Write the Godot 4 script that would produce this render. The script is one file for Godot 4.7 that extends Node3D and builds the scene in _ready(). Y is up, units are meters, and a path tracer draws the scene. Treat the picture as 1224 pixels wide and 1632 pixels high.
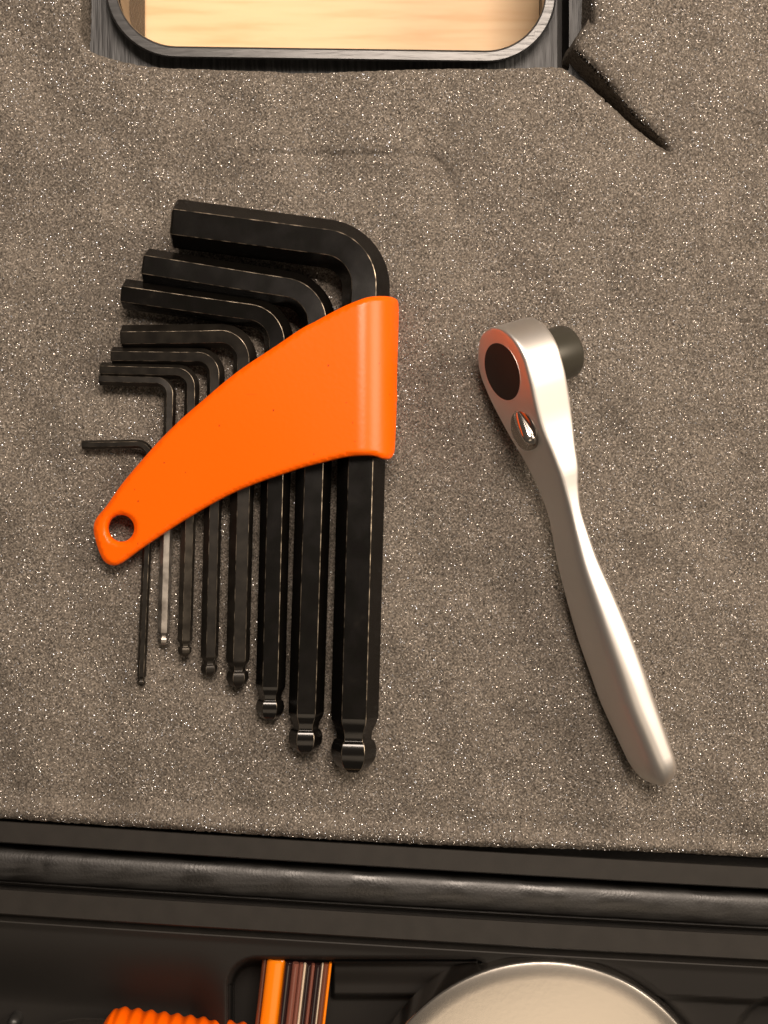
extends Node3D

# All shapes are worked out in millimetres; vertices are stored in metres.
const K := 8.1        # pixels of the photograph per millimetre on the foam
const D := 215.0      # height of the lens over the foam
const MM := 0.001


class Shape:
	var v := PackedVector3Array()
	var n := PackedVector3Array()
	var i := PackedInt32Array()

	func add(p: Vector3, nn: Vector3) -> int:
		v.append(p)
		n.append(nn)
		return v.size() - 1

	func tri(a: int, b: int, c: int) -> void:
		var g := (v[c] - v[a]).cross(v[b] - v[a])
		if g.dot(n[a] + n[b] + n[c]) < 0.0:
			i.append(a); i.append(c); i.append(b)
		else:
			i.append(a); i.append(b); i.append(c)

	func quad(a: int, b: int, c: int, d: int) -> void:
		tri(a, b, c)
		tri(a, c, d)

	# one column of a lofted surface, flat across and smooth along
	func strip(rows: Array, j: int, k: int, centers: Array) -> void:
		var last := -1
		for r in rows.size():
			var lo: PackedVector3Array = rows[maxi(r - 1, 0)]
			var hi: PackedVector3Array = rows[mini(r + 1, rows.size() - 1)]
			var row: PackedVector3Array = rows[r]
			var nn := (hi[j] + hi[k] - lo[j] - lo[k]).cross(row[k] - row[j]).normalized()
			var c: Vector3 = centers[r]
			if nn.dot((row[j] + row[k]) / 2.0 - c) < 0.0:
				nn = -nn
			var a := add(row[j], nn)
			add(row[k], nn)
			if last >= 0:
				quad(last, last + 1, a + 1, a)
			last = a

	# a lofted surface, smooth both ways; centers are points that the normals turn away from
	func loft(rows: Array, closed: bool, centers: Array) -> void:
		var m: int = rows[0].size()
		var start := v.size()
		for r in rows.size():
			var lo: PackedVector3Array = rows[maxi(r - 1, 0)]
			var hi: PackedVector3Array = rows[mini(r + 1, rows.size() - 1)]
			var row: PackedVector3Array = rows[r]
			for j in m:
				var jl := (j - 1 + m) % m if closed else maxi(j - 1, 0)
				var jh := (j + 1) % m if closed else mini(j + 1, m - 1)
				var nn := (hi[j] - lo[j]).cross(row[jh] - row[jl]).normalized()
				var c: Vector3 = centers[r]
				if nn.dot(row[j] - c) < 0.0:
					nn = -nn
				if nn.length() < 0.5:
					nn = (row[j] - c).normalized()
				add(row[j], nn)
		for r in rows.size() - 1:
			for j in (m if closed else m - 1):
				var a := start + r * m + j
				var b := start + r * m + (j + 1) % m
				quad(a, b, b + m, a + m)

	func cap(row: PackedVector3Array, nn: Vector3) -> void:
		var c := Vector3.ZERO
		for p in row:
			c += p
		var a := add(c / row.size(), nn)
		for p in row:
			add(p, nn)
		for j in row.size():
			tri(a, a + 1 + j, a + 1 + (j + 1) % row.size())


var used := {}
var low := FastNoiseLite.new()
var mid := FastNoiseLite.new()


func lin(r: float, g: float, b: float) -> Color:
	return Color(r, g, b).linear_to_srgb()


func at(px: float, py: float, h: float) -> Vector3:
	var s := (D - h) / D / K
	return Vector3((px - 612.0) * s, h, (py - 816.0) * s)


func numbered(called: String) -> String:
	used[called] = used.get(called, -1) + 1
	return called if used[called] == 0 else "%s_%03d" % [called, used[called]]


func thing(called: String, label: String, category: String, base: Vector3, group := "", kind := "") -> Node3D:
	var o := Node3D.new()
	o.name = numbered(called)
	o.position = base * MM
	add_child(o)
	o.set_meta("label", label)
	if category:
		o.set_meta("category", category)
	if group:
		o.set_meta("group", group)
	if kind:
		o.set_meta("kind", kind)
	return o


# commits shapes (one surface each) as one named mesh under a thing
func part(called: String, shapes: Array, mats: Array, root: Node3D, under: Node3D = null) -> MeshInstance3D:
	var am := ArrayMesh.new()
	var base: Vector3 = root.position
	for k in shapes.size():
		var s: Shape = shapes[k]
		if s.i.is_empty():
			continue
		var pts := PackedVector3Array()
		pts.resize(s.v.size())
		for q in s.v.size():
			pts[q] = s.v[q] * MM - base
		var arr := []
		arr.resize(Mesh.ARRAY_MAX)
		arr[Mesh.ARRAY_VERTEX] = pts
		arr[Mesh.ARRAY_NORMAL] = s.n
		arr[Mesh.ARRAY_INDEX] = s.i
		am.add_surface_from_arrays(Mesh.PRIMITIVE_TRIANGLES, arr)
		am.surface_set_material(am.get_surface_count() - 1, mats[k])
	var o := MeshInstance3D.new()
	o.name = called
	o.mesh = am
	(under if under else root).add_child(o, true)
	return o


# ---------------------------------------------------------------- textures and materials

func image_of(bytes: PackedByteArray, w: int, h: int) -> Image:
	var im := Image.create_from_data(w, h, false, Image.FORMAT_L8, bytes)
	return im


func lut_texture(im: Image, stops: Array, colors: Array) -> ImageTexture:
	# grey picture -> sRGB colours along a ramp given in linear values
	var g := Gradient.new()
	g.offsets = PackedFloat32Array(stops)
	g.colors = PackedColorArray(colors)
	var table := []
	for k in 256:
		var c := g.sample(k / 255.0).linear_to_srgb()
		table.append([int(c.r * 255.0), int(c.g * 255.0), int(c.b * 255.0)])
	var src := im.get_data()
	var out := PackedByteArray()
	out.resize(src.size() * 3)
	for k in src.size():
		var t: Array = table[src[k]]
		out[k * 3] = t[0]
		out[k * 3 + 1] = t[1]
		out[k * 3 + 2] = t[2]
	return ImageTexture.create_from_image(Image.create_from_data(im.get_width(), im.get_height(), false, Image.FORMAT_RGB8, out))


func grain(size: int, coarse: int, sd: int) -> Image:
	# blotches of about size / coarse texels mixed with finer ones
	var rng := RandomNumberGenerator.new()
	rng.seed = sd
	var a := PackedByteArray()
	a.resize(coarse * coarse)
	for k in a.size():
		a[k] = clampi(int(128.0 + rng.randfn() * 62.0), 0, 255)
	var im := image_of(a, coarse, coarse)
	im.resize(size, size, Image.INTERPOLATE_CUBIC)
	var d := im.get_data()
	for k in d.size():
		d[k] = clampi(int(d[k] * 0.8 + rng.randf() * 51.0), 0, 255)
	return image_of(d, size, size)


func smooth_noise(size: int, freq: float, octaves: int, sd: int, sx := 1.0, sy := 1.0) -> Image:
	var f := FastNoiseLite.new()
	f.seed = sd
	f.frequency = freq
	f.fractal_octaves = octaves
	f.noise_type = FastNoiseLite.TYPE_SIMPLEX_SMOOTH
	if sx == 1.0 and sy == 1.0:
		var im := f.get_seamless_image(size, size)
		im.convert(Image.FORMAT_L8)
		return im
	var d := PackedByteArray()
	d.resize(size * size)
	for y in size:
		for x in size:
			d[y * size + x] = clampi(int(128.0 + 150.0 * f.get_noise_2d(x * sx, y * sy)), 0, 255)
	return image_of(d, size, size)


func tex(im: Image) -> ImageTexture:
	return ImageTexture.create_from_image(im)


func material(color: Color, rough: float, metal := 0.0, spec := 0.5) -> StandardMaterial3D:
	var m := StandardMaterial3D.new()
	m.albedo_color = color
	m.roughness = rough
	m.metallic = metal
	m.metallic_specular = spec
	return m


func mapped(m: StandardMaterial3D, tile_mm: float, albedo: Texture2D, relief: Texture2D = null, relief_mm := 0.0, rough: Texture2D = null) -> StandardMaterial3D:
	m.uv1_triplanar = true
	m.uv1_world_triplanar = true
	m.uv1_scale = Vector3.ONE * (1000.0 / tile_mm)
	if albedo:
		m.albedo_texture = albedo
		m.albedo_color = Color.WHITE
	if relief:
		m.heightmap_enabled = true
		m.heightmap_texture = relief
		m.heightmap_scale = relief_mm / 10.0
	if rough:
		m.roughness_texture = rough
		m.roughness_texture_channel = BaseMaterial3D.TEXTURE_CHANNEL_RED
	return m


# ---------------------------------------------------------------- geometry tools

func catmull(pts: PackedVector2Array, per: int, closed := true) -> PackedVector2Array:
	var out := PackedVector2Array()
	var m := pts.size()
	for k in (m if closed else m - 1):
		var p0 := pts[(k - 1 + m) % m] if closed else pts[maxi(k - 1, 0)]
		var p1 := pts[k]
		var p2 := pts[(k + 1) % m]
		var p3 := pts[(k + 2) % m] if closed else pts[mini(k + 2, m - 1)]
		for s in per:
			var t := float(s) / per
			out.append(p1.cubic_interpolate(p2, p0, p3, t))
	if not closed:
		out.append(pts[m - 1])
	return out


func to_line(p: Vector2, pts: PackedVector2Array, closed := true) -> float:
	var best := 1e9
	var m := pts.size()
	for k in (m if closed else m - 1):
		best = minf(best, p.distance_squared_to(Geometry2D.get_closest_point_to_segment(p, pts[k], pts[(k + 1) % m])))
	return sqrt(best)


func inside(p: Vector2, poly: PackedVector2Array) -> float:
	var d := to_line(p, poly)
	return d if Geometry2D.is_point_in_polygon(p, poly) else -d


func smoother(a: float, b: float, x: float) -> float:
	return smoothstep(a, b, x)


# A sheet cut along the zero line of sdf (positive inside). Grid, sdf and height work in the plane of the plan drawing.
# wall: Callable(plan point, top point, outward direction) -> points down the side.
func sheet(rect: Rect2, step: float, sdf: Callable, height: Callable, wall: Variant = null) -> Array:
	var nx := int(rect.size.x / step) + 1
	var ny := int(rect.size.y / step) + 1
	var plan := PackedVector2Array()
	var dist := PackedFloat32Array()
	plan.resize(nx * ny)
	dist.resize(nx * ny)
	for y in ny:
		for x in nx:
			var p := rect.position + Vector2(x, y) * step
			var d: float = sdf.call(p)
			if absf(d) < 0.71 * step:
				for again in 2:
					var e := 0.5
					var g := Vector2(sdf.call(p + Vector2(e, 0)) - sdf.call(p - Vector2(e, 0)), sdf.call(p + Vector2(0, e)) - sdf.call(p - Vector2(0, e)))
					if g.length() > 0.05:
						p -= g.normalized() * d
					d = sdf.call(p)
				d = 0.0
			plan[y * nx + x] = p
			dist[y * nx + x] = d
	var s := Shape.new()
	var index := PackedInt32Array()
	index.resize(nx * ny)
	index.fill(-1)
	var of := PackedInt32Array()
	for k in nx * ny:
		if dist[k] >= 0.0:
			index[k] = s.v.size()
			of.append(k)
			var h: float = height.call(plan[k], dist[k])
			s.v.append(at(plan[k].x, plan[k].y, h))
			s.n.append(Vector3.ZERO)
	var edges := {}
	for y in ny - 1:
		for x in nx - 1:
			var a := y * nx + x
			var q := [a, a + 1, a + nx + 1, a + nx]
			if (x + y) % 2:
				q = [a + 1, a + nx + 1, a + nx, a]
			for t in [[q[0], q[1], q[2]], [q[0], q[2], q[3]]]:
				var i0: int = index[t[0]]
				var i1: int = index[t[1]]
				var i2: int = index[t[2]]
				if i0 < 0 or i1 < 0 or i2 < 0:
					continue
				var g: Vector3 = (s.v[i2] - s.v[i0]).cross(s.v[i1] - s.v[i0])
				if absf(g.y) < 1e-6:
					continue
				if dist[t[0]] + dist[t[1]] + dist[t[2]] == 0.0 and sdf.call((plan[t[0]] + plan[t[1]] + plan[t[2]]) / 3.0) < 0.0:
					continue
				if g.y < 0.0:
					var w := i1
					i1 = i2
					i2 = w
					g = -g
				s.n[i0] += g
				s.n[i1] += g
				s.n[i2] += g
				s.i.append(i0); s.i.append(i1); s.i.append(i2)
				if wall != null and (dist[t[0]] == 0.0 or dist[t[1]] == 0.0 or dist[t[2]] == 0.0):
					for e in [[i0, i1], [i1, i2], [i2, i0]]:
						var key := Vector2i(mini(e[0], e[1]), maxi(e[0], e[1]))
						edges[key] = edges.get(key, 0) + 1
	for k in s.n.size():
		s.n[k] = s.n[k].normalized() if s.n[k].length() > 1e-9 else Vector3.UP
	var side := Shape.new()
	if wall != null:
		var columns := {}
		var outs := {}
		var rows := 0
		for key in edges:
			if edges[key] != 1 or dist[of[key.x]] != 0.0 or dist[of[key.y]] != 0.0:
				continue
			for q in [key.x, key.y]:
				if columns.has(q):
					continue
				var p: Vector2 = plan[of[q]]
				var e := 1.0
				var g := Vector2(sdf.call(p + Vector2(e, 0)) - sdf.call(p - Vector2(e, 0)), sdf.call(p + Vector2(0, e)) - sdf.call(p - Vector2(0, e)))
				var o := -g.normalized()
				var pts: PackedVector3Array = wall.call(p, s.v[q], o)
				rows = pts.size()
				columns[q] = side.v.size()
				outs[q] = Vector3(o.x, 0, o.y)
				for w in pts:
					side.v.append(w)
					side.n.append(Vector3.ZERO)
		for key in edges:
			if edges[key] != 1 or not columns.has(key.x) or not columns.has(key.y) or dist[of[key.x]] != 0.0 or dist[of[key.y]] != 0.0:
				continue
			var a: int = columns[key.x]
			var b: int = columns[key.y]
			var o: Vector3 = outs[key.x] + outs[key.y]
			for r in rows - 1:
				for t in [[a + r, b + r, b + r + 1], [a + r, b + r + 1, a + r + 1]]:
					var g: Vector3 = (side.v[t[2]] - side.v[t[0]]).cross(side.v[t[1]] - side.v[t[0]])
					if g.dot(o) < 0.0 or (absf(g.dot(o)) < 1e-9 and g.y > 0.0):
						side.i.append(t[0]); side.i.append(t[2]); side.i.append(t[1])
						g = -g
					else:
						side.i.append(t[0]); side.i.append(t[1]); side.i.append(t[2])
					for w in t:
						side.n[w] += g
		for k in side.n.size():
			side.n[k] = side.n[k].normalized() if side.n[k].length() > 1e-9 else Vector3.UP
	return [s, side]


# turned shape: profile of (distance along the axis, radius)
func lathe(s: Shape, origin: Vector3, axis: Vector3, profile: Array, seg := 48, crease := 0.7) -> void:
	var a := axis.normalized()
	var u := a.cross(Vector3.UP if absf(a.y) < 0.9 else Vector3.RIGHT).normalized()
	var w := a.cross(u)
	var rows := []
	var centers := []
	for k in profile.size():
		var row := PackedVector3Array()
		for j in seg:
			var t := TAU * j / seg
			row.append(origin + a * profile[k].x + (u * cos(t) + w * sin(t)) * profile[k].y)
		rows.append(row)
	for k in profile.size() - 1:
		# every band keeps the normals of the profile's own piece, blended with its neighbours where the turn is gentle
		var p: Vector2 = profile[k + 1] - profile[k]
		var n0 := Vector2(-p.y, p.x).normalized()
		var na := n0
		var nb := n0
		if k > 0:
			var q: Vector2 = profile[k] - profile[k - 1]
			var m := Vector2(-q.y, q.x).normalized()
			if m.dot(n0) > crease:
				na = (m + n0).normalized()
		if k + 2 < profile.size():
			var q: Vector2 = profile[k + 2] - profile[k + 1]
			var m := Vector2(-q.y, q.x).normalized()
			if m.dot(n0) > crease:
				nb = (m + n0).normalized()
		var start := s.v.size()
		for j in seg:
			var t := TAU * j / seg
			var rad := u * cos(t) + w * sin(t)
			s.add(rows[k][j], (a * na.x + rad * na.y).normalized())
			s.add(rows[k + 1][j], (a * nb.x + rad * nb.y).normalized())
		for j in seg:
			var c := start + j * 2
			var e := start + ((j + 1) % seg) * 2
			s.quad(c, c + 1, e + 1, e)


# ---------------------------------------------------------------- materials of this scene

var M := {}


func make_materials() -> void:
	var g1 := grain(512, 300, 11)
	var g2 := grain(512, 200, 12)
	var foam_color := lut_texture(g1, [0.0, 0.25, 0.5, 0.72, 1.0], [Color(0.01, 0.0086, 0.0078), Color(0.06, 0.052, 0.0435), Color(0.132, 0.1145, 0.096), Color(0.215, 0.188, 0.159), Color(0.42, 0.375, 0.325)])
	M.foam = mapped(material(Color.WHITE, 0.9, 0.0, 0.2), 62.0, foam_color, tex(g2), 0.2)
	M.foam_cell = material(Color.WHITE, 0.25, 1.0)
	M.foam_cell.vertex_color_use_as_albedo = true

	var soft := smooth_noise(256, 0.02, 4, 21)
	var scuff := smooth_noise(512, 0.02, 4, 22, 0.25, 2.2)
	M.black = mapped(material(Color.WHITE, 1.0, 0.0, 0.42), 34.0, lut_texture(soft, [0.0, 0.75, 0.9, 1.0], [Color(0.003, 0.0026, 0.0022), Color(0.0035, 0.003, 0.0025), Color(0.006, 0.0052, 0.0043), Color(0.012, 0.01, 0.008)]), tex(grain(256, 200, 31)), 0.002,
		lut_texture(soft, [0.3, 0.7], [Color(0.045, 0.045, 0.045), Color(0.06, 0.06, 0.06)]))
	M.black.albedo_color = lin(0.9, 0.9, 0.9)
	M.gunmetal = mapped(material(Color.WHITE, 0.34, 0.75, 0.5), 20.0, lut_texture(soft, [0.2, 0.8], [Color(0.03, 0.026, 0.021), Color(0.075, 0.066, 0.054)]))
	M.black_tip = material(lin(0.004, 0.0035, 0.003), 0.17, 0.0, 0.55)
	M.worn = mapped(material(Color.WHITE, 0.38, 0.9), 24.0, lut_texture(smooth_noise(256, 0.03, 5, 23), [0.3, 0.48, 0.6, 0.75], [Color(0.03, 0.026, 0.021), Color(0.11, 0.094, 0.073), Color(0.34, 0.28, 0.21), Color(0.55, 0.47, 0.37)]))

	M.orange = material(lin(0.93, 0.122, 0.0), 0.32, 0.0, 0.4)
	var specks := Image.create(512, 512, false, Image.FORMAT_RGB8)
	specks.fill(lin(0.93, 0.122, 0.0))
	var rng := RandomNumberGenerator.new()
	rng.seed = 5
	for k in 70:
		var x := rng.randi_range(2, 506)
		var y := rng.randi_range(2, 506)
		specks.fill_rect(Rect2i(x, y, rng.randi_range(1, 2), rng.randi_range(1, 3)), lin(0.5, 0.05, 0.003).lerp(lin(0.25, 0.03, 0.005), rng.randf()))
	mapped(M.orange, 64.0, tex(specks), tex(grain(256, 160, 33)), 0.015)
	M.orange.subsurf_scatter_enabled = false

	M.chrome = mapped(material(lin(0.75, 0.728, 0.7), 0.47, 1.0), 16.0, null, tex(grain(256, 220, 34)), 0.006)
	M.chrome_dark = material(lin(0.34, 0.31, 0.28), 0.2, 1.0)
	M.chrome_tab = material(lin(0.62, 0.58, 0.54), 0.16, 1.0)
	M.cap = mapped(material(Color.WHITE, 0.5, 0.0, 0.4), 18.0, lut_texture(grain(256, 200, 35), [0.0, 1.0], [Color(0.008, 0.007, 0.006), Color(0.02, 0.017, 0.014)]))
	M.socket = mapped(material(lin(0.05, 0.047, 0.036), 0.36, 0.35, 0.6), 14.0, null, tex(grain(256, 200, 36)), 0.008)

	var streak := smooth_noise(512, 0.05, 3, 24, 1.6, 0.12)
	M.lid = mapped(material(Color.WHITE, 0.55, 0.0, 0.5), 40.0, lut_texture(streak, [0.15, 0.5, 0.85], [Color(0.026, 0.027, 0.0285), Color(0.046, 0.048, 0.051), Color(0.08, 0.083, 0.087)]), tex(streak), 0.14)
	M.rim = mapped(material(Color.WHITE, 0.34, 0.0, 0.6), 30.0, lut_texture(scuff, [0.2, 0.8], [Color(0.016, 0.0163, 0.017), Color(0.036, 0.037, 0.039)]), tex(scuff), 0.05)
	M.plastic = mapped(material(Color.WHITE, 0.58, 0.0, 0.42), 46.0, lut_texture(smooth_noise(256, 0.03, 4, 25), [0.2, 0.55, 0.85], [Color(0.009, 0.0078, 0.0066), Color(0.0115, 0.01, 0.0085), Color(0.016, 0.014, 0.012)]), tex(grain(256, 180, 37)), 0.006)
	M.tray = mapped(material(lin(0.0105, 0.0092, 0.0078), 0.7, 0.0, 0.4), 46.0, null, tex(grain(256, 180, 38)), 0.006)
	M.rim_plastic = mapped(material(Color.WHITE, 0.5, 0.0, 0.5), 46.0, lut_texture(smooth_noise(256, 0.03, 4, 25), [0.2, 0.85], [Color(0.0165, 0.0146, 0.0126), Color(0.021, 0.0186, 0.016)]), tex(grain(256, 180, 37)), 0.006)
	M.hinge = mapped(material(Color.WHITE, 1.0, 0.0, 0.6), 34.0, lut_texture(scuff, [0.2, 0.8], [Color(0.006, 0.0056, 0.005), Color(0.022, 0.021, 0.02)]), tex(smooth_noise(512, 0.09, 4, 26)), 0.03, lut_texture(smooth_noise(256, 0.012, 3, 29), [0.3, 0.7], [Color(0.09, 0.09, 0.09), Color(0.22, 0.22, 0.22)]))
	M.knurl = mapped(material(lin(0.055, 0.04, 0.028), 0.45, 0.0, 0.5), 5.0, null, tex(hatch(128)), 1.2)
	M.grip_inside = material(lin(0.05, 0.035, 0.022), 0.35, 0.0, 0.6)

	var wood_grain := smooth_noise(512, 0.06, 4, 27, 0.2, 2.4)
	M.wood = mapped(material(Color.WHITE, 0.5, 0.0, 0.4), 230.0, lut_texture(wood_grain, [0.2, 0.5, 0.8], [Color(0.72, 0.46, 0.245), Color(0.78, 0.54, 0.31), Color(0.8, 0.57, 0.335)]))
	M.wood.uv1_offset = Vector3(0.5, 0.5, 0.5)

	M.disc = mapped(material(lin(0.84, 0.78, 0.7), 0.27, 1.0), 26.0, null, tex(smooth_noise(256, 0.06, 3, 28)), 0.008)
	M.steel = material(lin(0.85, 0.82, 0.78), 0.22, 1.0)
	M.acetate = material(lin(0.014, 0.006, 0.007), 0.12, 0.0, 0.7)
	M.acetate_red = material(lin(0.17, 0.06, 0.042), 0.15, 0.0, 0.6)
	M.acetate_brown = material(lin(0.13, 0.04, 0.02), 0.18, 0.0, 0.6)
	M.acetate_pale = material(lin(0.6, 0.48, 0.36), 0.2, 0.0, 0.6)
	M.acetate_orange = material(lin(0.9, 0.22, 0.002), 0.18, 0.0, 0.6)


func hatch(size: int) -> Image:
	var d := PackedByteArray()
	d.resize(size * size)
	for y in size:
		for x in size:
			var a := sin(TAU * 4.0 * (x + y) / size)
			var b := sin(TAU * 4.0 * (x - y) / size)
			d[y * size + x] = int(127.0 + 60.0 * (a + b))
	return image_of(d, size, size)


# ---------------------------------------------------------------- the foam

var opening := PackedVector2Array([
	Vector2(132, -400), Vector2(130, 0), Vector2(129, 45), Vector2(132, 66), Vector2(148, 84), Vector2(190, 97), Vector2(240, 107), Vector2(330, 111), Vector2(420, 114), Vector2(490, 117), Vector2(600, 113),
	Vector2(700, 110), Vector2(800, 110), Vector2(880, 107), Vector2(902, 112), Vector2(912, 121), Vector2(930, 131), Vector2(950, 147), Vector2(978, 172), Vector2(1004, 197), Vector2(1028, 217), Vector2(1062, 240),
	Vector2(1044, 215), Vector2(1022, 198), Vector2(997, 172), Vector2(971, 142), Vector2(949, 118), Vector2(931, 100), Vector2(916, 84), Vector2(914, 70), Vector2(926, 50), Vector2(938, 30), Vector2(942, 0), Vector2(946, -400)])
var opening_fine := PackedVector2Array()
var tear := PackedVector2Array([Vector2(915, 100), Vector2(945, 125), Vector2(985, 160), Vector2(1020, 198), Vector2(1062, 240)])
var imprint := PackedVector2Array([Vector2(400, 246), Vector2(540, 249), Vector2(640, 247), Vector2(690, 252), Vector2(712, 272), Vector2(722, 300), Vector2(724, 345)])


func hinge_y(x: float) -> float:
	var dx := x - 612.0
	return 1347.0 + 0.0605 * dx - 5.5e-6 * dx * dx


func foam_sdf(p: Vector2) -> float:
	var cut := hinge_y(p.x) - 4.0 - 11.0 * smoother(560.0, 1150.0, p.x) - p.y
	var fuzz := 1.3 * mid.get_noise_2d(p.x * 1.5, p.y * 1.5)
	if p.y > 330.0:
		return cut + (fuzz if p.y > 1200.0 else 0.0)
	var d := to_line(p, opening_fine, false)
	if Geometry2D.is_point_in_polygon(p, opening_fine):
		d = -d
	return d + fuzz


func foam_height(p: Vector2, d: float) -> float:
	var h := 1.9 * low.get_noise_2d(p.x, p.y) + 0.16 * low.get_noise_2d(p.x * 4.0 + 900.0, p.y * 4.0)
	h += 0.05 * mid.get_noise_2d(p.x * 2.0, p.y * 2.0)
	if p.y < 360.0:
		var t := to_line(p, tear, false)
		var away := smoother(0.0, 1.0, clampf((1075.0 - p.x) / 130.0, 0.0, 1.0))
		if p.x > 860.0:
			h -= 1.1 * away * exp(-t * t / 500.0)
			var right := smoother(-10.0, 40.0, (p.x - 915.0) - (p.y - 100.0) * 1.05)
			h += 1.3 * right * smoother(1190.0, 960.0, p.x) * smoother(330.0, 120.0, p.y)
		var g := to_line(p, imprint, false)
		h -= 0.6 * exp(-g * g / 50.0)
		var within := smoother(0.0, 30.0, p.y - 250.0) * smoother(0.0, 20.0, 720.0 - p.x)
		h -= 0.3 * within * smoother(360.0, 300.0, p.y)
	if p.y > 1150.0:
		var e := hinge_y(p.x) - p.y
		h += 0.55 * exp(-pow((e - 20.0) / 15.0, 2.0)) - 0.35 * exp(-pow((e - 46.0) / 14.0, 2.0))
	var torn := smoother(880.0, 930.0, p.x) * smoother(300.0, 250.0, p.y)
	var r := 11.0 + 4.0 * torn
	if d < r:
		h -= (1.3 + 0.7 * torn * smoother(1075.0, 980.0, p.x)) * (1.0 - sqrt(maxf(0.0, 1.0 - pow((r - d) / r, 2.0))))
	return h


func build_foam() -> void:
	opening_fine = catmull(opening, 3, false)
	var root := thing("foam_pad", "grey brown speckled foam pad lining the case lid, torn beside the handle", "foam", at(612, 816, 0))
	var wall := func(p: Vector2, top: Vector3, o: Vector2) -> PackedVector3Array:
		var lean := 1.5 * smoother(560.0, 1150.0, p.x) if p.y > 1000.0 else 0.15
		if p.y < 330.0 and p.x > 900.0:
			lean = 1.0
		var out := PackedVector3Array()
		for k in 6:
			var t := k / 5.0
			out.append(top + Vector3(o.x, 0, o.y) * lean * t + Vector3(0, -8.0 * t, 0))
		return out
	var s := sheet(Rect2(-200, -160, 1630, 1590), 4.2, foam_sdf, foam_height, wall)
	part("foam_top", [s[0]], [M.foam], root)
	# the cut edges: round the handle and the tear, and along the hinge
	var side: Shape = s[1]
	for far in [true, false]:
		var cut := Shape.new()
		cut.v = side.v
		cut.n = side.n
		for k in range(0, side.i.size(), 3):
			if (side.v[side.i[k]].z < 0.0) == far:
				cut.i.append(side.i[k]); cut.i.append(side.i[k + 1]); cut.i.append(side.i[k + 2])
		part("foam_edge", [cut], [M.foam], root)
	# shiny cell walls of the open foam
	var cell := Shape.new()
	for c in [Vector2(-0.5, 0), Vector2(0, -0.5), Vector2(0.5, 0), Vector2(0, 0.5)]:
		cell.add(Vector3(c.x * 1000.0, 0, c.y * 1000.0), Vector3.UP)
	cell.quad(0, 1, 2, 3)
	var rng := RandomNumberGenerator.new()
	rng.seed = 77
	var places: Array[Transform3D] = []
	var tints: Array[Color] = []
	for k in 420000:
		var p := Vector2(rng.randf_range(-40, 1264), rng.randf_range(-40, 1372))
		var d := foam_sdf(p)
		if d < 1.0:
			continue
		var h := foam_height(p, d) + rng.randf_range(0.01, 0.12)
		var turn := Basis(Vector3.UP, rng.randf() * TAU) * Basis(Vector3.RIGHT, 0.68 * sqrt(rng.randf())) * Basis(Vector3.UP, rng.randf() * TAU)
		var w := rng.randf_range(0.07, 0.17)
		places.append(Transform3D(turn.scaled_local(Vector3(w, 1, w * rng.randf_range(0.4, 1.0)) * MM), at(p.x, p.y, h) * MM - root.position))
		var warm := rng.randf()
		tints.append(Color(0.62, 0.58, 0.52).lerp(Color(0.5, 0.58, 0.7), warm * warm) * rng.randf_range(0.35, 1.0))
	var mm := MultiMesh.new()
	mm.transform_format = MultiMesh.TRANSFORM_3D
	mm.use_colors = true
	var am := ArrayMesh.new()
	var arr := []
	arr.resize(Mesh.ARRAY_MAX)
	var pts := PackedVector3Array()
	for q in cell.v:
		pts.append(q * MM)
	arr[Mesh.ARRAY_VERTEX] = pts
	arr[Mesh.ARRAY_NORMAL] = cell.n
	arr[Mesh.ARRAY_INDEX] = cell.i
	am.add_surface_from_arrays(Mesh.PRIMITIVE_TRIANGLES, arr)
	am.surface_set_material(0, M.foam_cell)
	mm.mesh = am
	mm.instance_count = places.size()
	for k in places.size():
		mm.set_instance_transform(k, places[k])
		mm.set_instance_color(k, tints[k])
	var o := MultiMeshInstance3D.new()
	o.name = "foam_cells"
	o.multimesh = mm
	o.set_meta("kind", "stuff")
	root.add_child(o)


# ---------------------------------------------------------------- the case

func rounded_loop(c: Vector2, half: Vector2, r: float, per := 10) -> PackedVector2Array:
	var out := PackedVector2Array()
	for k in 4:
		var corner := c + Vector2(half.x - r, half.y - r) * Vector2([1, -1, -1, 1][k], [1, 1, -1, -1][k])
		for j in per + 1:
			var a := PI / 2.0 * (k + float(j) / per)
			out.append(corner + Vector2(cos(a), sin(a)) * r)
	return out


func profile_run(s: Shape, prof: Array, x0 := -200.0, x1 := 1430.0) -> void:
	# a moulding that runs along the hinge; every face of the profile flat, smooth along the run
	var rows := []
	var centers := []
	for k in 15:
		var x := lerpf(x0, x1, k / 14.0)
		var row := PackedVector3Array()
		for p in prof:
			row.append(at(x, hinge_y(x) + p.x, p.y))
		rows.append(row)
		centers.append(Vector3(0, -400, row[0].z))
	for j in prof.size() - 1:
		s.strip(rows, j, j + 1, centers)


func sd_box(p: Vector2, a: Vector2, b: Vector2, r: float) -> float:
	var q := (p - (a + b) / 2.0).abs() - (b - a) / 2.0 + Vector2(r, r)
	return -(Vector2(maxf(q.x, 0), maxf(q.y, 0)).length() + minf(maxf(q.x, q.y), 0.0) - r)


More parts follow.
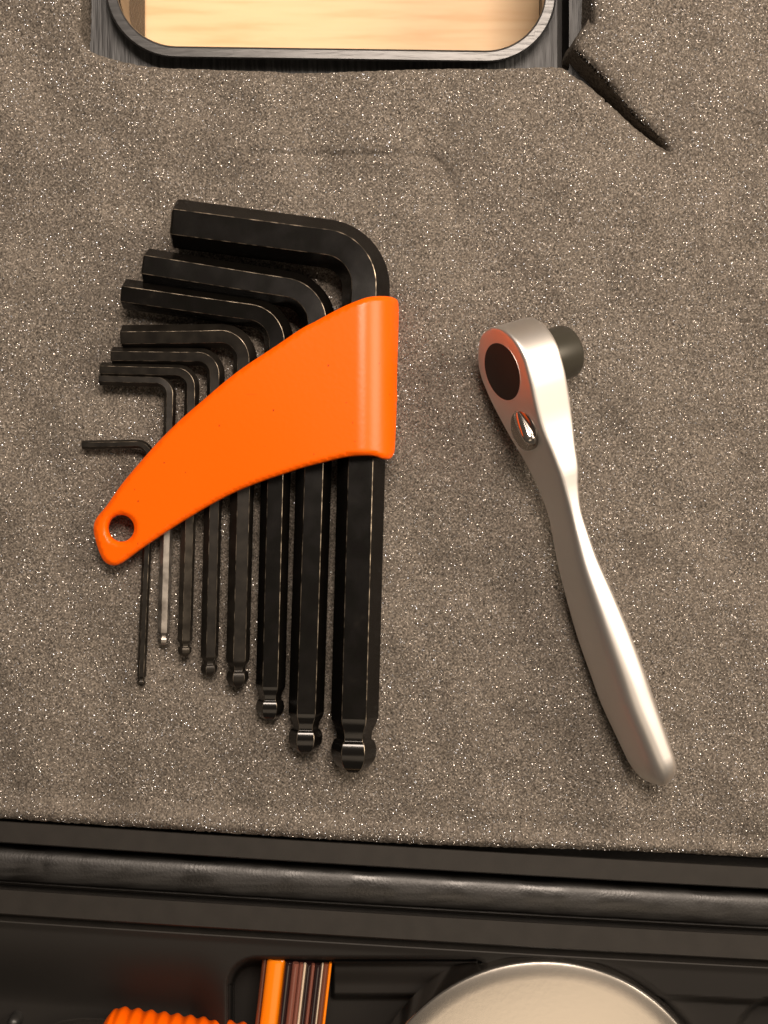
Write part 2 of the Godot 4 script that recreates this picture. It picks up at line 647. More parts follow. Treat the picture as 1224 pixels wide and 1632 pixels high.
func tray_height(p: Vector2, _d: float) -> float:
	var v := p.y - hinge_y(p.x) - 160.0
	var h := -2.7 - 0.5 * smoother(0.0, 12.0, v)
	# the shallow basin on the left
	var basin := smoother(0.0, 130.0, v) * smoother(395.0, 300.0, p.x)
	h -= 7.5 * basin * basin
	# the slot of the striped handle
	var slot := sd_box(p, Vector2(366, 1531), Vector2(790, 1900), 42.0)
	h = lerpf(h, -15.5, smoother(-6.0, 7.0, slot))
	# floor of the slot steps up on the right of the handle
	if slot > 0.0 and p.x > 530.0:
		h += 4.0 * smoother(1592.0, 1584.0, p.y) + 1.5 * smoother(1570.0, 1545.0, p.y)
	# the round seat of the disc
	var seat := 295.0 - p.distance_to(Vector2(865, 1816))
	h = lerpf(h, -6.0, smoother(-6.0, 4.0, seat) * (1.0 - smoother(-2.0, 5.0, slot)) * smoother(3.0, 9.0, v))
	# the lower floor to the right of the disc
	if p.x > 900.0:
		h -= 3.2 * smoother(53.0, 60.0, v)
		h -= 6.0 * smoother(-3.0, 3.0, sd_box(p, Vector2(1176, 1592), Vector2(1500, 1900), 60.0))
	return h


func build_case() -> void:
	var root := thing("tool_case", "open black plastic tool case with carry handle and hinge", "tool case", at(612, 1340, -14))
	# lid floor, with the handle opening and the slot beside it left free
	var rim_c := Vector2(527, -110)
	var inner := Vector2(341, 187)
	var slot := PackedVector2Array([Vector2(889, -200), Vector2(907, -200), Vector2(907, 112), Vector2(889, 112)])
	var ring := rounded_loop(rim_c, inner + Vector2(10, 10), 104.0)
	var plate_sdf := func(p: Vector2) -> float:
		return minf(-inside(p, ring), -sd_box(p, Vector2(888, -200), Vector2(907, 112), 1.0))
	var wall := func(_p: Vector2, top: Vector3, _o: Vector2) -> PackedVector3Array:
		return PackedVector3Array([top, top + Vector3(0, -9, 0)])
	var plate := sheet(Rect2(60, -160, 884, 344), 6.0, plate_sdf, func(_p: Vector2, _d: float) -> float: return -7.0, wall)
	part("lid_floor", [plate[0], plate[1]], [M.lid, M.plastic], root)
	var deep := Shape.new()
	for q in [[880.0, -100.0, 920.0, 130.0]]:
		deep.add(at(q[0], q[1], -16), Vector3.UP); deep.add(at(q[2], q[1], -16), Vector3.UP); deep.add(at(q[2], q[3], -16), Vector3.UP); deep.add(at(q[0], q[3], -16), Vector3.UP)
		deep.quad(0, 1, 2, 3)
	var plain := Shape.new()
	for q in [[[-204, -164], [60, -164], [60, 1330], [-204, 1310]], [[945, -164], [1434, -164], [1434, 1385], [945, 1352]], [[60, 186], [945, 186], [945, 1352], [60, 1330]]]:
		var start := plain.v.size()
		for w in q:
			plain.add(at(w[0], w[1], -8.4), Vector3.UP)
		plain.quad(start, start + 1, start + 2, start + 3)
	part("lid_panel", [plain], [M.plastic], root)
	part("lid_slot", [deep], [M.plastic], root)
	# the rim round the hand hole
	var loops := []
	var spec := [[inner + Vector2(19, 19), 113.0, -16.0], [inner + Vector2(19, 19), 113.0, -3.4], [inner + Vector2(18, 18), 112.0, -2.9], [inner + Vector2(16, 16), 110.0, -2.6],
		[inner + Vector2(3, 3), 98.0, -2.6], [inner + Vector2(1, 1), 96.0, -2.8], [inner, 95.0, -3.3], [inner, 95.0, -5.5]]
	for q in spec:
		var row := PackedVector3Array()
		for p in rounded_loop(rim_c, q[0], q[1], 16):
			# the rim's lower run is slightly bowed and turned, and it grows thicker at the right-hand bend
			var y: float = p.y + (p.x - 527.0) * 0.014
			row.append(at(p.x, y, q[2]))
		loops.append(row)
	var rim := Shape.new()
	var cols := []
	var mids := []
	var m: int = loops[0].size()
	for j in m + 1:
		var row := PackedVector3Array()
		for q in loops:
			row.append(q[j % m])
		cols.append(row)
		mids.append((loops[0][j % m] + loops[7][j % m]) / 2.0 + Vector3(0, -3, 0))
	for k in loops.size() - 1:
		rim.strip(cols, k, k + 1, mids)
	var handle := part("handle_rim", [rim], [M.rim], root)
	var lining := Shape.new()
	var smooth := Shape.new()
	for q in [[smooth, 0.0, -5.5, -14.0], [lining, -0.5, -14.0, -29.0]]:
		var rows := []
		var cs := []
		for h in [q[2], q[3]]:
			var row := PackedVector3Array()
			# plan positions are those at the rim's height, so that the wall goes straight down
			for p in rounded_loop(rim_c, inner, 95.0, 16):
				var w := at(p.x, p.y + (p.x - 527.0) * 0.014, -3.3)
				# the right-hand end of the hole is drafted outwards
				row.append(Vector3(w.x + (0.098 * (-3.3 - h) if p.x > 527.0 else 0.0), h, w.z))
			rows.append(row)
			cs.append(Vector3.ZERO)
		q[0].loft(rows, true, cs)
		# faces look into the hole
		for k in q[0].n.size():
			var c := at(527, -110, -3.3)
			if q[0].n[k].dot(Vector3(q[0].v[k].x - c.x, 0, q[0].v[k].z - c.z)) > 0.0:
				q[0].n[k] = -q[0].n[k]
		var idx: PackedInt32Array = q[0].i.duplicate()
		q[0].i.clear()
		for k in range(0, idx.size(), 3):
			q[0].tri(idx[k], idx[k + 1], idx[k + 2])
	part("grip_wall", [smooth], [M.grip_inside], root, handle)
	part("grip_lining", [lining], [M.knurl], root, handle)

	# rims and hinge
	var r1 := Shape.new()
	profile_run(r1, [Vector2(-70, -9), Vector2(0, -9), Vector2(0.3, -1.75), Vector2(1.6, -1.3), Vector2(33.5, -1.25), Vector2(35, -1.7), Vector2(35.6, -9.5), Vector2(44, -9.5)])
	part("lid_rim", [r1], [M.rim_plastic], root)
	var r2 := Shape.new()
	var roll := []
	var centers := []
	for k in 71:
		var x := lerpf(-200.0, 1430.0, k / 70.0)
		var row := PackedVector3Array()
		for j in 15:
			var a := PI * j / 14.0
			var bump := 1.0 + 0.02 * mid.get_noise_2d(x * 0.25, j * 6.0)
			var w := at(x, hinge_y(x) + 69.0, -4.6)
			row.append(w + Vector3(-0.06, 0, 1).normalized() * -cos(a) * 3.15 * bump + Vector3(0, sin(a) * 1.45 * bump, 0))
		row.insert(0, row[0] + Vector3(0, -5, 0))
		row.append(row[15] + Vector3(0, -5, 0))
		roll.append(row)
		centers.append(at(x, hinge_y(x) + 69.0, -6.0))
	r2.loft(roll, false, centers)
	part("hinge_barrel", [r2], [M.hinge], root)
	var r3 := Shape.new()
	profile_run(r3, [Vector2(92, -6.6), Vector2(95, -6.0), Vector2(98, -5.9), Vector2(101, -6.6), Vector2(102, -9.5), Vector2(108.5, -9.5), Vector2(108.8, -1.75), Vector2(110, -1.3), Vector2(147.5, -1.25), Vector2(149, -1.7), Vector2(150, -4.0), Vector2(157.6, -4.3),
		Vector2(158.2, -3.1), Vector2(159.5, -2.75), Vector2(161.5, -2.7)])
	part("base_rim", [r3], [M.rim_plastic], root)
	var tray_sdf := func(p: Vector2) -> float: return p.y - hinge_y(p.x) - 161.0
	var tray := sheet(Rect2(-200, 1440, 1630, 400), 3.0, tray_sdf, tray_height)
	var tr := part("base_tray", [tray[0]], [M.tray], root)
	var stud := Shape.new()
	lathe(stud, at(31, 1616, -12), Vector3.UP, [Vector2(0, 1.4), Vector2(3.6, 1.25), Vector2(4.3, 1.0), Vector2(4.7, 0.55), Vector2(4.8, 0.02)], 20)
	part("stud", [stud], [M.hinge], root, tr)


# ---------------------------------------------------------------- hex keys and their holder

func hex_key(size: float, a2: Vector2, c2: Vector2, b2: Vector2, bend: float, twist: Array, lift: Array, label: String, mat: Material, long_mat: Material) -> void:
	var a := at(a2.x, a2.y, lift[0])
	var c := at(c2.x, c2.y, lift[1])
	var b := at(b2.x, b2.y, lift[2])
	var u1 := (c - a).normalized()
	var u2 := (b - c).normalized()
	var up := u2.cross(u1).normalized()
	if up.y < 0.0:
		up = -up
	var turn := u1.angle_to(u2)
	var tl := bend * tan(turn / 2.0)
	var r := size / sqrt(3.0)
	# stations: [point, tangent, scale]
	var st := []
	var chamfer := 0.075 * size
	st.append([a, u1, 0.84])
	st.append([a + u1 * chamfer * 0.45, u1, 0.96])
	st.append([a + u1 * chamfer, u1, 1.0])
	var arm := (c - a).length() - tl
	for k in range(1, 7):
		st.append([a + u1 * lerpf(chamfer, arm, k / 7.0), u1, 1.0])
	var p0 := c - u1 * tl
	var inward := (u2 - u1 * u1.dot(u2)).normalized()
	var mid_p := p0 + inward * bend
	for k in 17:
		var t := turn * k / 16.0
		var q := mid_p - inward * bend * cos(t) + u1 * bend * sin(t)
		st.append([q, u1 * cos(t) + inward * sin(t), 1.0])
	var p1 := c + u2 * tl
	var long := (b - p1).length()
	var tip_len := r * 2.3
	for k in range(1, 9):
		st.append([p1 + u2 * (long - tip_len) * k / 8.0, u2, 1.0])
	var body_count := st.size()
	var prof := [[2.3, 1.0], [2.18, 0.985], [2.02, 0.93], [1.84, 0.83], [1.68, 0.765], [1.5, 0.73], [1.36, 0.73], [1.33, 0.75], [1.29, 0.83], [1.22, 0.875], [1.08, 0.925], [0.92, 0.95], [0.76, 0.95], [0.6, 0.92], [0.44, 0.855], [0.28, 0.75], [0.14, 0.61], [0.04, 0.45], [0.0, 0.4]]
	for q in prof:
		var pinch: float = q[1] - (0.1 * smoother(1.22, 1.45, q[0]) * smoother(2.2, 1.8, q[0]) if size < 4.5 else 0.0)
		st.append([b - u2 * r * q[0], u2, pinch])
	var rows := []
	var mids := []
	var total := 0.0
	var run := [0.0]
	for k in range(1, st.size()):
		total += (st[k][0] - st[k - 1][0]).length()
		run.append(total)
	var worn: float = clampf(0.013 * size, 0.04, 0.085) / r
	for k in st.size():
		var t: Vector3 = st[k][1]
		var side := t.cross(up).normalized()
		var tw: float = deg_to_rad(lerpf(twist[0], twist[1], smoother(0.15, 0.55, run[k] / total)))
		var row := PackedVector3Array()
		for q in 12:
			var corner := TAU / 6.0 * (q / 2)
			var other := corner + (TAU / 6.0 if q % 2 else -TAU / 6.0)
			var p2 := Vector2(cos(corner + tw), sin(corner + tw)).lerp(Vector2(cos(other + tw), sin(other + tw)), worn)
			row.append(st[k][0] + (side * p2.x + up * p2.y) * r * st[k][2])
		rows.append(row)
		mids.append(st[k][0])
	var root := thing("hex_key", label, "hex key", c, "black hex keys in the orange holder")
	var flats := Shape.new()
	var flats_long := Shape.new()
	var edges := Shape.new()
	var tip := Shape.new()
	var tip_edges := Shape.new()
	for q in 12:
		var nx := (q + 1) % 12
		if q % 2 == 0:
			edges.strip(rows.slice(0, body_count + 1), q, nx, mids)
		else:
			flats.strip(rows.slice(0, 30), q, nx, mids)
			flats_long.strip(rows.slice(29, body_count + 1), q, nx, mids.slice(29))
		(tip_edges if q % 2 == 0 else tip).strip(rows.slice(body_count), q, nx, mids.slice(body_count))
	flats.cap(rows[0], -u1)
	tip.cap(rows[rows.size() - 1], u2)
	part("shaft", [flats, flats_long, edges], [mat, long_mat, M.worn], root)
	part("ball_tip", [tip, tip_edges], [M.black_tip if size > 4.5 else long_mat, M.worn], root)


func build_keys() -> void:
	# size, short end, corner, ball end, bend radius, twist of short and long arm, heights
	hex_key(8.0, Vector2(277, 356), Vector2(585, 397), Vector2(563, 1228), 8.4, [-9.0, -2.5], [6.6, 5.3, 4.9], "thickest black hex key, lying along the spine of the orange holder", M.black, M.black)
	hex_key(6.0, Vector2(231, 424), Vector2(509, 469), Vector2(486, 1199), 6.9, [-5.0, 3.0], [5.4, 4.7, 3.8], "second thickest black hex key, its short arm just below the thickest one", M.black, M.black)
	hex_key(5.0, Vector2(197, 468), Vector2(446, 504), Vector2(430, 1146), 6.0, [-10.0, 4.0], [4.6, 4.7, 3.4], "third thickest black hex key, its short arm almost touching the one above", M.black, M.black)
	hex_key(4.0, Vector2(195, 537), Vector2(392, 535), Vector2(378, 1094), 4.6, [-13.0, 17.0], [3.6, 4.2, 2.9], "middling black hex key, fourth in thickness, dull flat facet on its long arm", M.gunmetal_dark, M.gunmetal_dark)
	hex_key(3.0, Vector2(179, 567), Vector2(345, 569), Vector2(333, 1077), 3.4, [-8.0, 20.0], [3.2, 3.7, 2.4], "thin hex key fifth in thickness, with a bright lengthwise edge", M.gunmetal_dark, M.gunmetal_dark)
	hex_key(2.5, Vector2(161, 589), Vector2(307, 593), Vector2(294, 1046), 3.0, [-6.0, 22.0], [2.9, 3.5, 2.2], "thin hex key sixth in thickness, short arm close above the silvery one", M.gunmetal_dark, M.gunmetal)
	hex_key(2.0, Vector2(159, 605), Vector2(272, 608), Vector2(260, 1028), 2.6, [6.0, 20.0], [2.5, 3.2, 2.0], "second thinnest hex key with a silvery shine down its long arm", M.gunmetal_dark, M.silvery)
	hex_key(1.5, Vector2(131, 709), Vector2(241, 707), Vector2(225, 1093), 2.6, [0.0, 8.0], [3.4, 3.2, 1.4], "thinnest hex key with the lowest short arm, near the hole of the holder", M.gunmetal_dark, M.gunmetal_dark)


var holder_plan := PackedVector2Array([
	Vector2(480, 524), Vector2(501, 513), Vector2(542, 491), Vector2(570, 479), Vector2(590, 473), Vector2(613, 472), Vector2(628, 475), Vector2(635, 484), Vector2(635, 523), Vector2(633, 586), Vector2(632, 648), Vector2(630, 700), Vector2(628, 722), Vector2(622, 730),
	Vector2(612, 731), Vector2(600, 727), Vector2(588, 725), Vector2(553, 727), Vector2(511, 737), Vector2(480, 745), Vector2(447, 756), Vector2(420, 765), Vector2(377, 782), Vector2(336, 803), Vector2(289, 831), Vector2(255, 853),
	Vector2(220, 877), Vector2(194, 896), Vector2(181, 901), Vector2(169, 897), Vector2(160, 884), Vector2(151, 856), Vector2(149.5, 838), Vector2(155, 824), Vector2(170, 806), Vector2(193, 773), Vector2(223, 737), Vector2(257, 699), Vector2(291, 666),
	Vector2(321, 640), Vector2(376, 594), Vector2(440, 551)])


func holder_top(x: float) -> float:
	var x0 := 568.0
	var base := 4.6 + 7.6 * (minf(x, x0) - 150.0) / (x0 - 150.0)
	base -= 0.35 * smoother(500.0, 568.0, x) * 0.0
	if x > x0:
		var dx := (x - x0) / K
		var rr := 8.6
		base = base + 0.15 * dx * exp(-dx * 0.6) - (rr - sqrt(maxf(0.0, rr * rr - dx * dx)))
	return base


func build_holder() -> void:
	var fine := catmull(holder_plan, 3)
	var hole := Vector2(192, 842)
	var sdf := func(p: Vector2) -> float:
		return minf(inside(p, fine), p.distance_to(hole) - 22.0)
	var height := func(p: Vector2, d: float) -> float:
		var h := holder_top(p.x) + 0.25 + 0.04 * (p.y - 640.0) / K * smoother(300.0, 520.0, p.x)
		var r := 7.0
		if d < r and p.x < 622.0 + 0.0:
			h -= 0.75 * (1.0 - sqrt(maxf(0.0, 1.0 - pow((r - d) / r, 2.0))))
		elif d < r:
			h -= 0.75 * (1.0 - sqrt(maxf(0.0, 1.0 - pow((r - d) / r, 2.0)))) * smoother(634.0, 622.0, p.x)
		return h
	var wall := func(p: Vector2, top: Vector3, o: Vector2) -> PackedVector3Array:
		var out := PackedVector3Array()
		var spine := smoother(0.55, 0.95, o.x) * smoother(600.0, 628.0, p.x)
		if p.distance_to(hole) < 24.0:
			spine = 0.0
		for k in 7:
			var t := k / 6.0
			var a := t * PI / 2.0
			var drop := top.y - 0.6
			var straight := Vector3(o.x * 0.12 * sin(t * PI), -1.7 * t, o.y * 0.12 * sin(t * PI))
			var curl := Vector3(-4.2 * (1.0 - cos(a)), -drop * sin(a), 0)
			out.append(top + straight.lerp(curl, spine))
		return out
	var root := thing("key_holder", "orange plastic clip holding the eight hex keys, with a hole in its tip", "holder", at(400, 700, 2))
	var s := sheet(Rect2(138, 462, 510, 452), 3.6, sdf, height, wall)
	var front := part("front_plate", [s[0], s[1]], [M.orange, M.orange], root)
	front.set_meta("label", "smooth orange front plate with rounded edges")
	# back plate lies on the foam behind the keys
	var back_sdf := func(p: Vector2) -> float: return minf(inside(p, fine), p.distance_to(hole) - 22.0) - 6.0
	var back := sheet(Rect2(138, 462, 500, 452), 5.0, back_sdf, func(_p: Vector2, _d: float) -> float: return 1.35, func(_p: Vector2, top: Vector3, _o: Vector2) -> PackedVector3Array: return PackedVector3Array([top, top + Vector3(0, -1.3, 0)]))
	part("back_plate", [back[0], back[1]], [M.orange, M.orange], root)
	# webs between the key channels
	for q in [[Vector2(474, 560), Vector2(470, 730)], [Vector2(419, 590), Vector2(412, 752)], [Vector2(367, 620), Vector2(360, 775)], [Vector2(324, 660), Vector2(318, 800)], [Vector2(288, 690), Vector2(283, 822)]]:
		var web := Shape.new()
		var rows := []
		var cs := []
		for e in q:
			var hi: float = holder_top(e.x) - 1.5
			var p := at(e.x, e.y, hi)
			var row := PackedVector3Array()
			for w in [Vector2(-0.5, 1.3), Vector2(-0.5, hi), Vector2(0.5, hi), Vector2(0.5, 1.3)]:
				row.append(Vector3(p.x + w.x, w.y, p.z))
			rows.append(row)
			cs.append(p + Vector3(0, -1, 0))
		for j in 4:
			web.strip(rows, j, (j + 1) % 4, cs)
		web.cap(rows[0], Vector3(0, 0, -1))
		web.cap(rows[1], Vector3(0, 0, 1))
		part("web", [web], [M.orange], root)
	# moulding nub on the spine
	var nub := Shape.new()
	lathe(nub, at(626, 634, 6.0), Vector3(0.0, 0.25, 1.0), [Vector2(-2.0, 0.02), Vector2(-1.7, 0.5), Vector2(-1.0, 0.85), Vector2(0.6, 0.85), Vector2(1.3, 0.5), Vector2(1.6, 0.02)], 16)
	part("nub", [nub], [M.orange], root)


# ---------------------------------------------------------------- ratchet

func curve(points: Array, x: float) -> float:
	for k in points.size() - 1:
		if x <= points[k + 1].x:
			var a: Vector2 = points[k]
			var b: Vector2 = points[k + 1]
			var p: Vector2 = points[maxi(k - 1, 0)]
			var q: Vector2 = points[mini(k + 2, points.size() - 1)]
			var t := clampf((x - a.x) / (b.x - a.x), 0.0, 1.0)
			var ta := (b.y - p.y) / maxf(b.x - p.x, 0.01) * (b.x - a.x)
			var tb := (q.y - a.y) / maxf(q.x - a.x, 0.01) * (b.x - a.x)
			var t2 := t * t
			var t3 := t2 * t
			return a.y * (2 * t3 - 3 * t2 + 1) + ta * (t3 - 2 * t2 + t) + b.y * (-2 * t3 + 3 * t2) + tb * (t3 - t2)
	return points[points.size() - 1].y


func build_ratchet() -> void:
	var c0 := at(828, 582, 9.0)
	var c1 := at(1043, 1218, 6.2)
	var l := (c1 - c0).normalized()
	var flat_left := Vector3(-l.z, 0, l.x).normalized()
	var tilt := deg_to_rad(25.0)
	var a := (flat_left * cos(tilt) + Vector3.UP * sin(tilt)).normalized()
	a = (a - l * a.dot(l)).normalized()
	var w := l.cross(a).normalized()
	if w.y < 0.0:
		w = -w
	var length := (c1 - c0).length() + 4.0
	var widths := [Vector2(0, 8.2), Vector2(4, 7.7), Vector2(7.4, 6.9), Vector2(12.5, 5.75), Vector2(17.6, 5.1), Vector2(21.4, 4.75), Vector2(25, 4.3), Vector2(29.7, 4.1), Vector2(33.7, 4.35), Vector2(39, 4.75), Vector2(43.7, 5.15), Vector2(48, 5.5), Vector2(53, 5.75), Vector2(61, 5.85), Vector2(67, 5.75), Vector2(length - 6.0, 5.3)]
	var thick := [Vector2(-9, 4.2), Vector2(0, 4.2), Vector2(7, 4.15), Vector2(12.5, 3.8), Vector2(17.6, 2.95), Vector2(21.4, 2.5), Vector2(25, 1.9), Vector2(29.7, 1.5), Vector2(33.7, 1.75), Vector2(39, 2.15), Vector2(43.7, 2.55), Vector2(48, 2.85), Vector2(53, 3.15), Vector2(61, 3.35), Vector2(67, 3.45), Vector2(74, 3.2), Vector2(length, 2.8)]
	var sway := [Vector2(-9, 0.0), Vector2(21, 0.0), Vector2(25, 0.4), Vector2(29.7, 0.9), Vector2(33.7, 1.2), Vector2(39, 1.5), Vector2(43.7, 1.45), Vector2(53, 1.3), Vector2(61, 1.1), Vector2(67, 1.0), Vector2(74, 0.6), Vector2(length, 0.0)]
	var power := [Vector2(-9, 13.0), Vector2(10, 13.0), Vector2(20, 8.0), Vector2(30, 4.6), Vector2(60, 3.4), Vector2(length, 2.8)]
	var stations := []
	for k in 15:
		stations.append(-8.2 * cos(PI / 2.0 * k / 14.0) if k else -8.2)
	for k in range(1, 56):
		stations.append((length - 6.0) * k / 55.0)
	for k in range(1, 11):
		stations.append(length - 6.0 + 6.0 * sin(PI / 2.0 * k / 10.0))
	var rows := []
	var mids := []
	for s in stations:
		var hw: float
		var ht := curve(thick, s)
		if s < 0.0:
			hw = sqrt(maxf(8.2 * 8.2 - s * s, 0.0004))
			ht -= 0.55 * (1.0 - sqrt(1.0 - pow(clampf((-s - 7.4) / 0.81, 0.0, 1.0), 2.0)))
		else:
			hw = curve(widths, minf(s, length - 6.0))
			if s > length - 6.0:
				var e: float = sqrt(maxf(0.0006, 1.0 - pow((s - length + 6.0) / 6.0, 2.0)))
				hw *= pow(e, 0.8)
				ht *= pow(e, 0.9)
		var n := curve(power, s)
		var row := PackedVector3Array()
		var c: Vector3 = c0 + l * s + (a - w) * 0.75 * curve(sway, s)
		for q in 64:
			var t := TAU * (q + 0.5) / 64.0
			row.append(c + w * hw * signf(cos(t)) * pow(absf(cos(t)), 2.0 / n) + a * ht * signf(sin(t)) * pow(absf(sin(t)), 2.0 / n))
		rows.append(row)
		mids.append(c)
	var root := thing("ratchet", "small satin chrome ratchet wrench lying on its edge beside the hex keys", "ratchet", c0)
	var body := Shape.new()
	body.loft(rows, true, mids)
	var b := part("handle_body", [body], [M.chrome], root)
	b.set_meta("label", "satin silver body with round head and swelling handle")
	# round black cap in the face of the head
	var bezel := Shape.new()
	lathe(bezel, c0 + l * 0.2, a, [Vector2(4.15, 5.72), Vector2(4.225, 5.68), Vector2(4.235, 5.6), Vector2(4.2, 5.5), Vector2(4.12, 5.45)], 64)
	var cap := Shape.new()
	lathe(cap, c0 + l * 0.2, a, [Vector2(4.0, 5.5), Vector2(4.215, 5.48), Vector2(4.24, 5.3), Vector2(4.24, 0.01)], 64)
	var cp := part("drive_cap", [cap], [M.cap], root)
	part("cap_rim", [bezel], [M.chrome], root, cp)
	# direction lever: a round plate with a raised tab
	var lever := Shape.new()
	var lc := c0 + l * 11.9 + w * 0.15
	lathe(lever, lc, a, [Vector2(3.0, 3.95), Vector2(4.0, 3.9), Vector2(4.14, 3.7), Vector2(4.25, 3.0), Vector2(4.35, 0.01)], 48)
	var lv := part("lever", [lever], [M.chrome_dark], root)
	var tab := Shape.new()
	var tr := []
	var tm := []
	var dir := (l * 0.93 + w * 0.36).normalized()
	var across := a.cross(dir).normalized()
	if across.dot(w) < 0.0:
		across = -across
	for k in 17:
		var u := -1.0 + k / 8.0
		var e := sqrt(maxf(0.0004, 1.0 - pow(absf(u), 3.2)))
		var p := lc + dir * u * 3.75 + across * 1.35 + a * 4.3
		var row := PackedVector3Array()
		for q in 20:
			var t := TAU * q / 20.0
			row.append(p + across * cos(t) * 1.35 * e + a * (sin(t) * (1.3 + 0.7 * u) * e))
		tr.append(row)
		tm.append(p)
	tab.loft(tr, true, tm)
	part("lever_tab", [tab], [M.chrome_tab], root, lv)
	# black drive socket on the far side
	var sock := Shape.new()
	lathe(sock, c0 + l * 0.2, -a, [Vector2(3.0, 5.15), Vector2(11.0, 5.15), Vector2(11.45, 4.95), Vector2(11.7, 4.5), Vector2(11.7, 3.3), Vector2(8.0, 3.3), Vector2(8.0, 0.01)], 56)
	part("socket", [sock], [M.socket], root)


# ---------------------------------------------------------------- tools in the base

func build_base_tools() -> void:
	# large metal disc
	var c := at(865, 1818, -1.5)
	var root := thing("metal_disc", "large round satin metal disc in the case base, cut off by the lower edge", "disc", c)
	var d := Shape.new()
	lathe(d, Vector3(c.x, 0, c.z), Vector3.UP, [Vector2(-10.0, 35.6), Vector2(-2.4, 35.6), Vector2(-1.95, 35.5), Vector2(-1.7, 35.2)], 128)
	var rim := part("disc_rim", [d], [M.steel], root)
	rim.set_meta("label", "bright polished rim")
	var f := Shape.new()
	lathe(f, Vector3(c.x, 0, c.z), Vector3.UP, [Vector2(-1.7, 35.2), Vector2(-1.5, 34.7), Vector2(-1.2, 32.0), Vector2(-0.8, 24.0), Vector2(-0.5, 14.0), Vector2(-0.4, 0.01)], 128)
	part("disc_face", [f], [M.disc], root)

	# striped handle in its slot
	var p0 := at(474, 1530, -7.0)
	var p1 := at(444, 1790, -7.0)
	var dir := (p1 - p0).normalized()
	var side := dir.cross(Vector3.UP).normalized()
	if side.x < 0.0:
		side = -side
	var sr := thing("striped_handle", "dark red and orange striped glossy handle lying in a slot of the case base", "handle", p0)
	# [from, to, colour] across the handle
	var flutes := [[-7.1, -6.0, "b"], [-6.0, -2.4, "o"], [-2.4, -0.9, "d"], [-0.9, 0.5, "r"], [0.5, 1.4, "r"], [1.4, 1.95, "p"], [1.95, 2.95, "d"], [2.95, 3.7, "r"], [3.7, 5.0, "d"], [5.0, 5.4, "p"], [5.4, 6.4, "b"], [6.4, 7.05, "o"]]
	var look := {"b": ["red_stripe", M.acetate_brown], "o": ["orange_stripe", M.acetate_orange], "d": ["dark_stripe", M.acetate], "r": ["red_stripe", M.acetate_red], "p": ["pale_stripe", M.acetate_pale]}
	for q in flutes:
		var bar := Shape.new()
		var rows := []
		var cs := []
		var across: float = (q[0] + q[1]) / 2.0
		var half: float = (q[1] - q[0]) / 2.0
		var lean: float = sqrt(maxf(0.0, 64.0 - across * across)) * 0.55
		for e in [[0.0, 0.85], [0.25, 0.96], [0.7, 1.0], [15.0, 1.0], [33.0, 1.0]]:
			var m: Vector3 = p0 + dir * e[0] + side * across + Vector3(0, lean - 3.0, 0)
			var row := PackedVector3Array()
			for j in 16:
				var t := TAU * j / 16.0
				row.append(m + side * cos(t) * half * 1.05 * e[1] + Vector3(0, sin(t) * clampf(half * 1.2, 0.6, 0.9) * e[1], 0))
			rows.append(row)
			cs.append(m)
		bar.loft(rows, true, cs)
		bar.cap(rows[0], -dir)
		part(look[q[2]][0], [bar], [look[q[2]][1]], sr)
	var core := Shape.new()
	lathe(core, p0 + dir * 0.2 + Vector3(0, -3.2, 0), dir, [Vector2(0, 0.01), Vector2(0, 3.4), Vector2(0.4, 3.8), Vector2(33, 3.8)], 40)
	part("core", [core], [M.acetate], sr)

	# orange ribbed grip with a steel collar
	var g0 := at(157, 1672, -4.5)
	var axis := Vector3(1, 0, 0.13).normalized()
	var gr := thing("ribbed_grip", "orange ribbed grip with a bright steel collar in the basin of the case base", "grip", g0)
	var prof := [Vector2(0.0, 0.01), Vector2(0.0, 4.5), Vector2(0.7, 6.2), Vector2(1.6, 7.6)]
	for k in 90:
		var x := 2.0 + k * 0.3
		prof.append(Vector2(x, 8.0 + 0.28 * sin(TAU * x / 2.7 - 0.6) + 0.1 * smoother(2.0, 6.0, x)))
	prof.append(Vector2(29.5, 0.01))
	var g := Shape.new()
	lathe(g, g0, axis, prof, 64, 0.3)
	part("grip", [g], [M.orange], gr)
	var col := Shape.new()
	lathe(col, g0, -axis, [Vector2(-1.0, 5.6), Vector2(1.0, 5.55), Vector2(4.5, 5.2), Vector2(8.0, 4.4), Vector2(10.5, 3.2), Vector2(11.5, 0.01)], 48)
	part("collar", [col], [M.steel], gr)


func build_table() -> void:
	var s := Shape.new()
	var y := -31.0
	for q in [Vector2(-400, -500), Vector2(400, -500), Vector2(400, 300), Vector2(-400, 300)]:
		s.add(Vector3(q.x, y, q.y), Vector3.UP)
	s.quad(0, 1, 2, 3)
	var root := thing("table_top", "pale wooden table top seen through the hand hole of the case", "", Vector3(0, y, 0), "", "structure")
	part("wood_surface", [s], [M.wood], root).set_meta("kind", "structure")


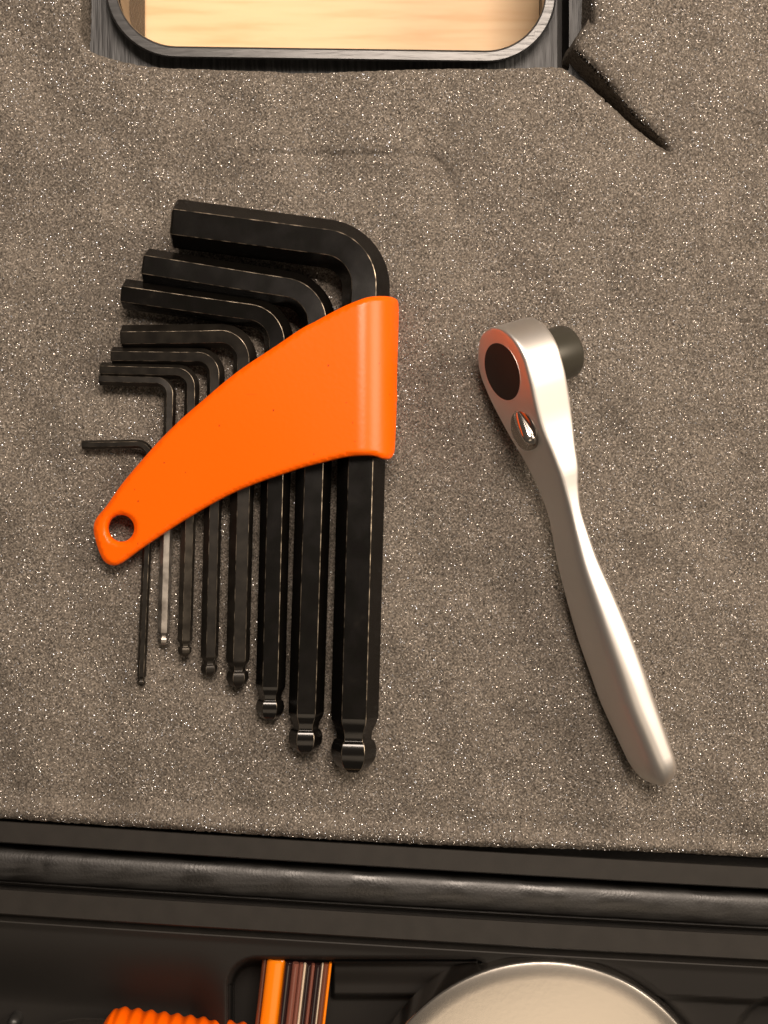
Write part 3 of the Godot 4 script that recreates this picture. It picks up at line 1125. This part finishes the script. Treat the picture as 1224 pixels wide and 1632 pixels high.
func lamp(where: Vector3, size: Vector2, energy: float, color: Color) -> void:
	var l := AreaLight3D.new()
	l.name = numbered("room_light")
	l.area_size = size
	l.light_energy = energy
	l.light_color = color
	l.shadow_enabled = true
	l.area_range = 6.0
	add_child(l)
	l.look_at_from_position(where, Vector3(0, 0, 0), Vector3(0, 0, -1) if absf(where.normalized().y) > 0.95 else Vector3.UP)


func _ready() -> void:
	var cam := Camera3D.new()
	cam.name = "camera"
	cam.fov = rad_to_deg(2.0 * atan(816.0 / K / D))
	cam.near = 0.01
	cam.far = 10.0
	add_child(cam)
	cam.look_at_from_position(Vector3(0, D * MM, 0), Vector3.ZERO, Vector3(0, 0, -1))
	cam.current = true

	var env := Environment.new()
	env.background_mode = Environment.BG_COLOR
	env.background_color = Color(0.32, 0.292, 0.26)
	env.tonemap_mode = Environment.TONE_MAPPER_LINEAR
	env.tonemap_exposure = 1.0
	env.sdfgi_enabled = true
	env.ssao_enabled = true
	env.ssil_enabled = true
	var we := WorldEnvironment.new()
	we.name = "environment"
	we.environment = env
	add_child(we)
	# ceiling lamp beyond the handle, wide soft light from the right
	lamp(Vector3(0.07, 0.47, -0.24), Vector2(0.26, 0.16), 0.375, Color(1.0, 0.925, 0.855))
	lamp(Vector3(0.75, 0.52, -0.25), Vector2(0.4, 0.4), 0.66, Color(1.0, 0.92, 0.83))
	# the pale wall and ceiling behind the photographer, lit dimly
	lamp(Vector3(0.15, 0.7, 0.42), Vector2(0.5, 0.4), 0.06, Color(1.0, 0.9, 0.78))

	low.seed = 3
	low.frequency = 0.0042
	low.fractal_octaves = 2
	mid.seed = 4
	mid.frequency = 0.06
	mid.fractal_octaves = 2

	make_materials()
	M.gunmetal_dark = mapped(material(Color.WHITE, 0.36, 0.5, 0.5), 20.0, lut_texture(smooth_noise(256, 0.02, 4, 41), [0.2, 0.8], [Color(0.011, 0.0095, 0.0078), Color(0.024, 0.0205, 0.0165)]))
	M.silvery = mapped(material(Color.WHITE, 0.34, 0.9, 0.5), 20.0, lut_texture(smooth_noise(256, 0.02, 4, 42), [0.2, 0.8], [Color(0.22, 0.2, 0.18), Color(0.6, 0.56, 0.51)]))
	build_table()
	build_case()
	build_foam()
	build_holder()
	build_keys()
	build_ratchet()
	build_base_tools()
